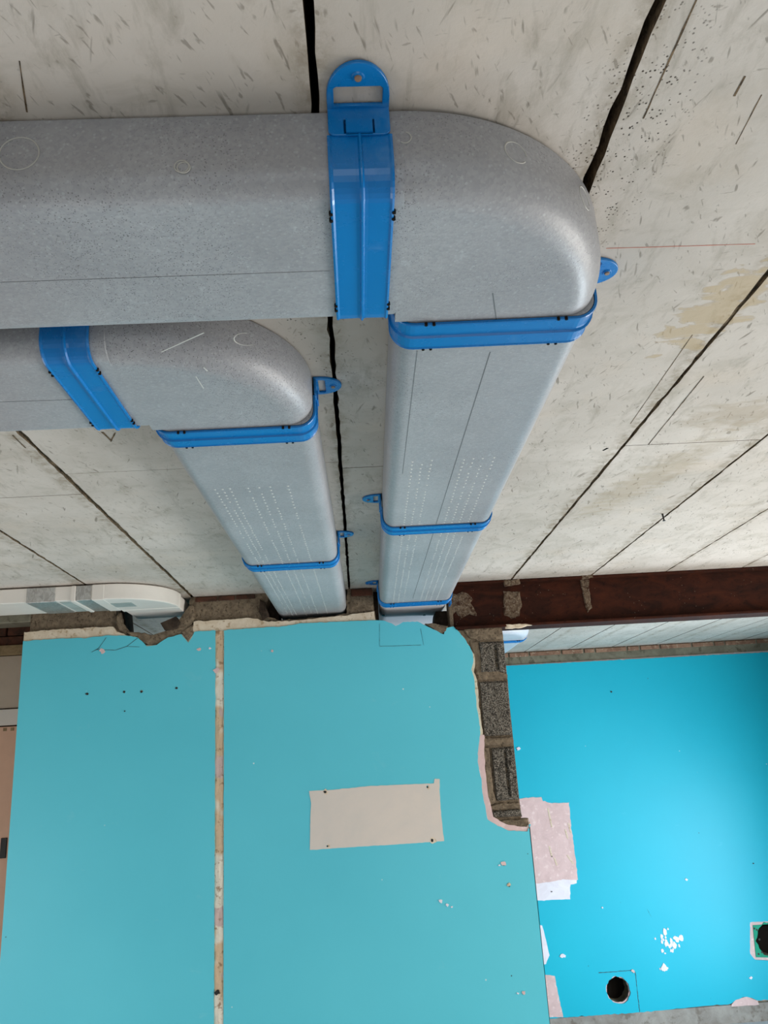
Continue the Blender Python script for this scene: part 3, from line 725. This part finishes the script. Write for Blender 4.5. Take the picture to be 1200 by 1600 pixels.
# --- duct in the far room, seen under the beam beside the pier
far = empty('duct_run', (0, 0, 0)); tag(far, 'grey foam duct corner in the far room, peeping out under the steel beam', 'duct', 'grey insulated ducts')
FX, FY = .845, 5.56
xsec(far, -.9, FX, FY - DW / 2, mat='eps_lit'); add_elbow(far, FX, FY, mat='eps_lit')
yrun(far, FX, FY, 0, [(FY + .001, YB - .002, 'eps_lit', DW, ZB, 'duct_section')])

# ------------------------------------------------------------------ blue clips
GAP = .0025
def band_me(half=.044, W=DW, zb=ZB, corner=RC, ztop=2.422):
    W2 = W / 2 + GAP; zb2 = zb - GAP; r = corner + GAP; path = []   # (x, z, nx, nz)
    path.append((-W2, ztop, -1, 0)); path.append((-W2, zb2 + r + .012, -1, 0))
    for i in range(9):
        a = math.pi + R90 * i / 8; path.append((-W2 + r + r * math.cos(a), zb2 + r + r * math.sin(a), math.cos(a), math.sin(a)))
    for i in range(9):
        a = -R90 + R90 * i / 8; path.append((W2 - r + r * math.cos(a), zb2 + r + r * math.sin(a), math.cos(a), math.sin(a)))
    path.append((W2, zb2 + r + .012, 1, 0)); path.append((W2, ztop, 1, 0))
    h = half
    cross = [(-h, -.001), (-h, .0035), (-h + .003, .0045), (-h + .006, .0025), (-.008, .002), (-.0035, .0025), (-.0012, .0065), (.0012, .0065), (.0035, .0025), (.008, .002), (h - .006, .0025), (h - .003, .0045), (h, .0035), (h, -.001)]
    bm = bmesh.new(); rows = [[bm.verts.new((x + nx * d, s, z + nz * d)) for s, d in cross] for x, z, nx, nz in path]
    for p, q in zip(rows, rows[1:]):
        for i in range(len(cross)): bm.faces.new((p[i], p[(i + 1) % len(cross)], q[(i + 1) % len(cross)], q[i]))
    bm.faces.new(rows[0]); bm.faces.new(rows[-1]); return from_bm(bm)
def bracket_plate_me(side, W=DW, hw=.041):
    # flat plate lying on the side of the duct below the ceiling
    x = W / 2 + .006; n = 6; out = [(-hw, -.002), (hw, -.002)]
    for i in range(n + 1): a = -R90 * i / n; out.append((hw - .009 + .009 * math.cos(a), -.040 + .009 * math.sin(a)))
    for i in range(n + 1): a = -R90 - R90 * i / n; out.append((-hw + .009 + .009 * math.cos(a), -.040 + .009 * math.sin(a)))
    me = fill([out], .005, .001)
    for v in me.vertices: v.co = Vector((side * (x + v.co.z), v.co.x * 1.0, v.co.y + ZC))
    return me
def loop_me(side, W=DW, hw=.041, L=.078):
    x0 = W / 2 + .004; out = [(x0, -hw), (x0 + L - .052, -hw)]
    for i in range(1, 16):
        a = -R90 + math.pi * i / 16; out.append((x0 + L - .052 + .052 * math.cos(a), hw * math.sin(a)))
    out += [(x0 + L - .052, hw), (x0, hw)]
    hole = [(x0 + .008, -hw + .007), (x0 + .008, hw - .007), (x0 + L - .040, hw - .007), (x0 + L - .036, hw - .011), (x0 + L - .036, -hw + .011), (x0 + L - .040, -hw + .007)]
    me = fill([out, hole], .006, .0012)
    for v in me.vertices: v.co = Vector((side * v.co.x, v.co.y, ZC - .0035 + v.co.z))
    return me
def screw_me(side, W=DW, so=.061):
    bm = bmesh.new(); bmesh.ops.create_cone(bm, cap_ends=True, segments=12, radius1=.0045, radius2=.0055, depth=.004)
    for v in bm.verts: v.co += Vector((side * (W / 2 + so), 0, ZC - .0085))
    return from_bm(bm)
def boss_me(side, W=DW, so=.061):
    bm = bmesh.new(); bmesh.ops.create_cone(bm, cap_ends=True, segments=14, radius1=.0075, radius2=.010, depth=.003)
    for v in bm.verts: v.co += Vector((side * (W / 2 + so), 0, ZC - .0068))
    return from_bm(bm)
def tongue_me(side, W=DW):
    me = box_me(side * (W / 2 + .008) - .0035, side * (W / 2 + .008) + .0035, -.021, .021, ZC - .051, ZC - .022, .003, 2)
    return me
def catch_me(half=.044, W=DW):
    bm = bmesh.new()
    for u in (-W / 2 + .055, -W / 2 + .069, W / 2 - .055, W / 2 - .069):
        for s in (-1, 1):
            g = bmesh.ops.create_cone(bm, cap_ends=True, segments=8, radius1=.0028, radius2=.0028, depth=.006)
            for v in g['verts']: v.co += Vector((u, s * half, ZB - .005))
    return from_bm(bm)
SH = dict(loop_short={s: loop_me(s, L=.062) for s in (-1, 1)}, screw_short={s: screw_me(s, so=.047) for s in (-1, 1)}, boss_short={s: boss_me(s, so=.047) for s in (-1, 1)},
          band=band_me(), plate={s: bracket_plate_me(s) for s in (-1, 1)}, loop={s: loop_me(s) for s in (-1, 1)}, screw={s: screw_me(s) for s in (-1, 1)},
          boss={s: boss_me(s) for s in (-1, 1)}, tongue={s: tongue_me(s) for s in (-1, 1)}, catch=catch_me())
for k_, mt in (('band', 'blue'), ('catch', 'void')): SH[k_].materials.clear(); SH[k_].materials.append(M[mt]); SH[k_].name = k_
for k_, mt in (('plate', 'blue'), ('loop', 'blue'), ('screw', 'steel'), ('boss', 'blue'), ('tongue', 'blue'), ('loop_short', 'blue'), ('screw_short', 'steel'), ('boss_short', 'blue')):
    for s in (-1, 1): SH[k_][s].materials.clear(); SH[k_][s].materials.append(M[mt]); SH[k_][s].name = k_
for p in SH['band'].polygons: p.use_smooth = False
def clip(loc, rz, label, sides=(-1, 1), short=True):
    t = empty('duct_clip', (loc[0], loc[1], 0), rz); tag(t, label, 'clip', 'blue plastic duct clips')
    link(bpy.data.objects.new('band', SH['band']), t); link(bpy.data.objects.new('catch', SH['catch']), t)['kind'] = 'stuff'
    for s in sides:
        b = link(bpy.data.objects.new('bracket', SH['plate'][s]), t)
        link(bpy.data.objects.new('loop', SH['loop_short' if short else 'loop'][s]), b); link(bpy.data.objects.new('tongue', SH['tongue'][s]), b)
        link(bpy.data.objects.new('boss', SH['boss_short' if short else 'boss'][s]), b); link(bpy.data.objects.new('screw', SH['screw_short' if short else 'screw'][s]), b)
    return t
def ry(cx, cy, skew, y): return (cx + DW / 2 - skew * (y - cy), y)
clip((.038, CY - DW / 2), -R90, 'blue clip round the big duct before its bend, ceiling bracket facing the viewer', (1,), False)
clip(ry(CX, CY, SKB, 1.292), SKB, 'wide blue clip at the bend end of the big duct', (1,))
clip(ry(CX, CY, SKB, 2.60), SKB, 'blue clip halfway along the big duct between bend and wall', (-1,))
c4 = clip(ry(CX, CY, SKB, 3.98), SKB, 'blue clip on the big duct right at the wall', (-1,))
box('side_tab', DW / 2 + .001, DW / 2 + .009, .06, .15, ZB - .002, ZB + .04, 'blue', c4, .002)
clip((-.503, SY - DW / 2), -R90, 'slanting blue clip on the shorter duct left of its bend, half under the big duct', (1,))
clip(ry(SX, SY, SKS, 1.724), SKS, 'blue clip at the bend end of the shorter duct', (1,))
clip(ry(SX, SY, SKS, 3.04), SKS, 'blue clip on the shorter duct near the wall', (1,))
clip(ry(FX, FY, 0, 5.66), .0, 'blue clip on the duct in the far room, just visible under the beam', (1,))

# ------------------------------------------------------------------ flat white plastic duct on the left
pv = empty('plastic_duct', (0, 0, 0)); tag(pv, 'flat white plastic duct with silver tape running into the broken hole at left', 'duct')
PZ, PY0, PW = 2.392, 3.69, .285
def pbox(name, x0, x1, y0, y1, z0, z1, mat, bev=.003): return box(name, x0, x1, y0, y1, z0, z1, mat, pv, bev)
PX = -1.155; PYC = PY0 + PW
pbox('channel', XL, PX - .02, PY0 + .004, PYC, PZ + .004, ZC - .006, 'pvc')
def pelbow():
    me = elbow_me(R=PW, zb=PZ, zt=ZC - .004, r=.006)
    for v in me.vertices: v.co += Vector((PX, PYC, 0))
    o = obj('elbow', me, 'pvc', pv); return o
pelbow()
pbox('elbow_collar', PX - .055, PX + .001, PY0 - .002, PYC, PZ - .002, ZC - .005, 'pvc')
pbox('elbow_collar', PX + .001, PX + PW + .002, PYC - .002, PYC + .035, PZ - .002, ZC - .005, 'pvc')
pbox('outlet', PX + .006, PX + PW - .006, PYC + .03, 4.26, PZ + .003, ZC - .008, 'pvc')
def tape(x0, x1, nm='silver_tape', mt='foil'):
    pbox(nm, x0, x1, PY0 + .001, PYC + .001, PZ + .001, ZC - .007, mt, .002)
def tx(x): return on_y(x, 930, PY0).x
tape(tx(41), tx(86)); tape(tx(118), tx(142)); pbox('joint_ridge', tx(111), tx(118), PY0 - .003, PYC, PZ - .003, ZC - .006, 'pvc')
def ux(x, y): v = on_z(x, y, PZ); return v
a = ux(60, 950)
pbox('film', tx(90), tx(106), PY0 + .03, PYC - .01, PZ + .0022, PZ + .01, 'pvc_grey', 0)
pbox('elbow_label', PX + .0, PX + .10, PY0 + .1, PY0 + .2, PZ - .0012, PZ + .001, 'pvc_grey', 0)
# broken brick fragment lying in the hole
fr = empty('brick_fragment', (0, 0, 0)); tag(fr, 'dark brick fragment wedged in the broken hole under the white duct', 'brick')
q = P([(253, 975), (276, 965), (281, 972), (276, 982), (259, 985)], 4.10)
o = wall_plate('fragment', [q], 4.075, 4.13, 'core', fr, .002)
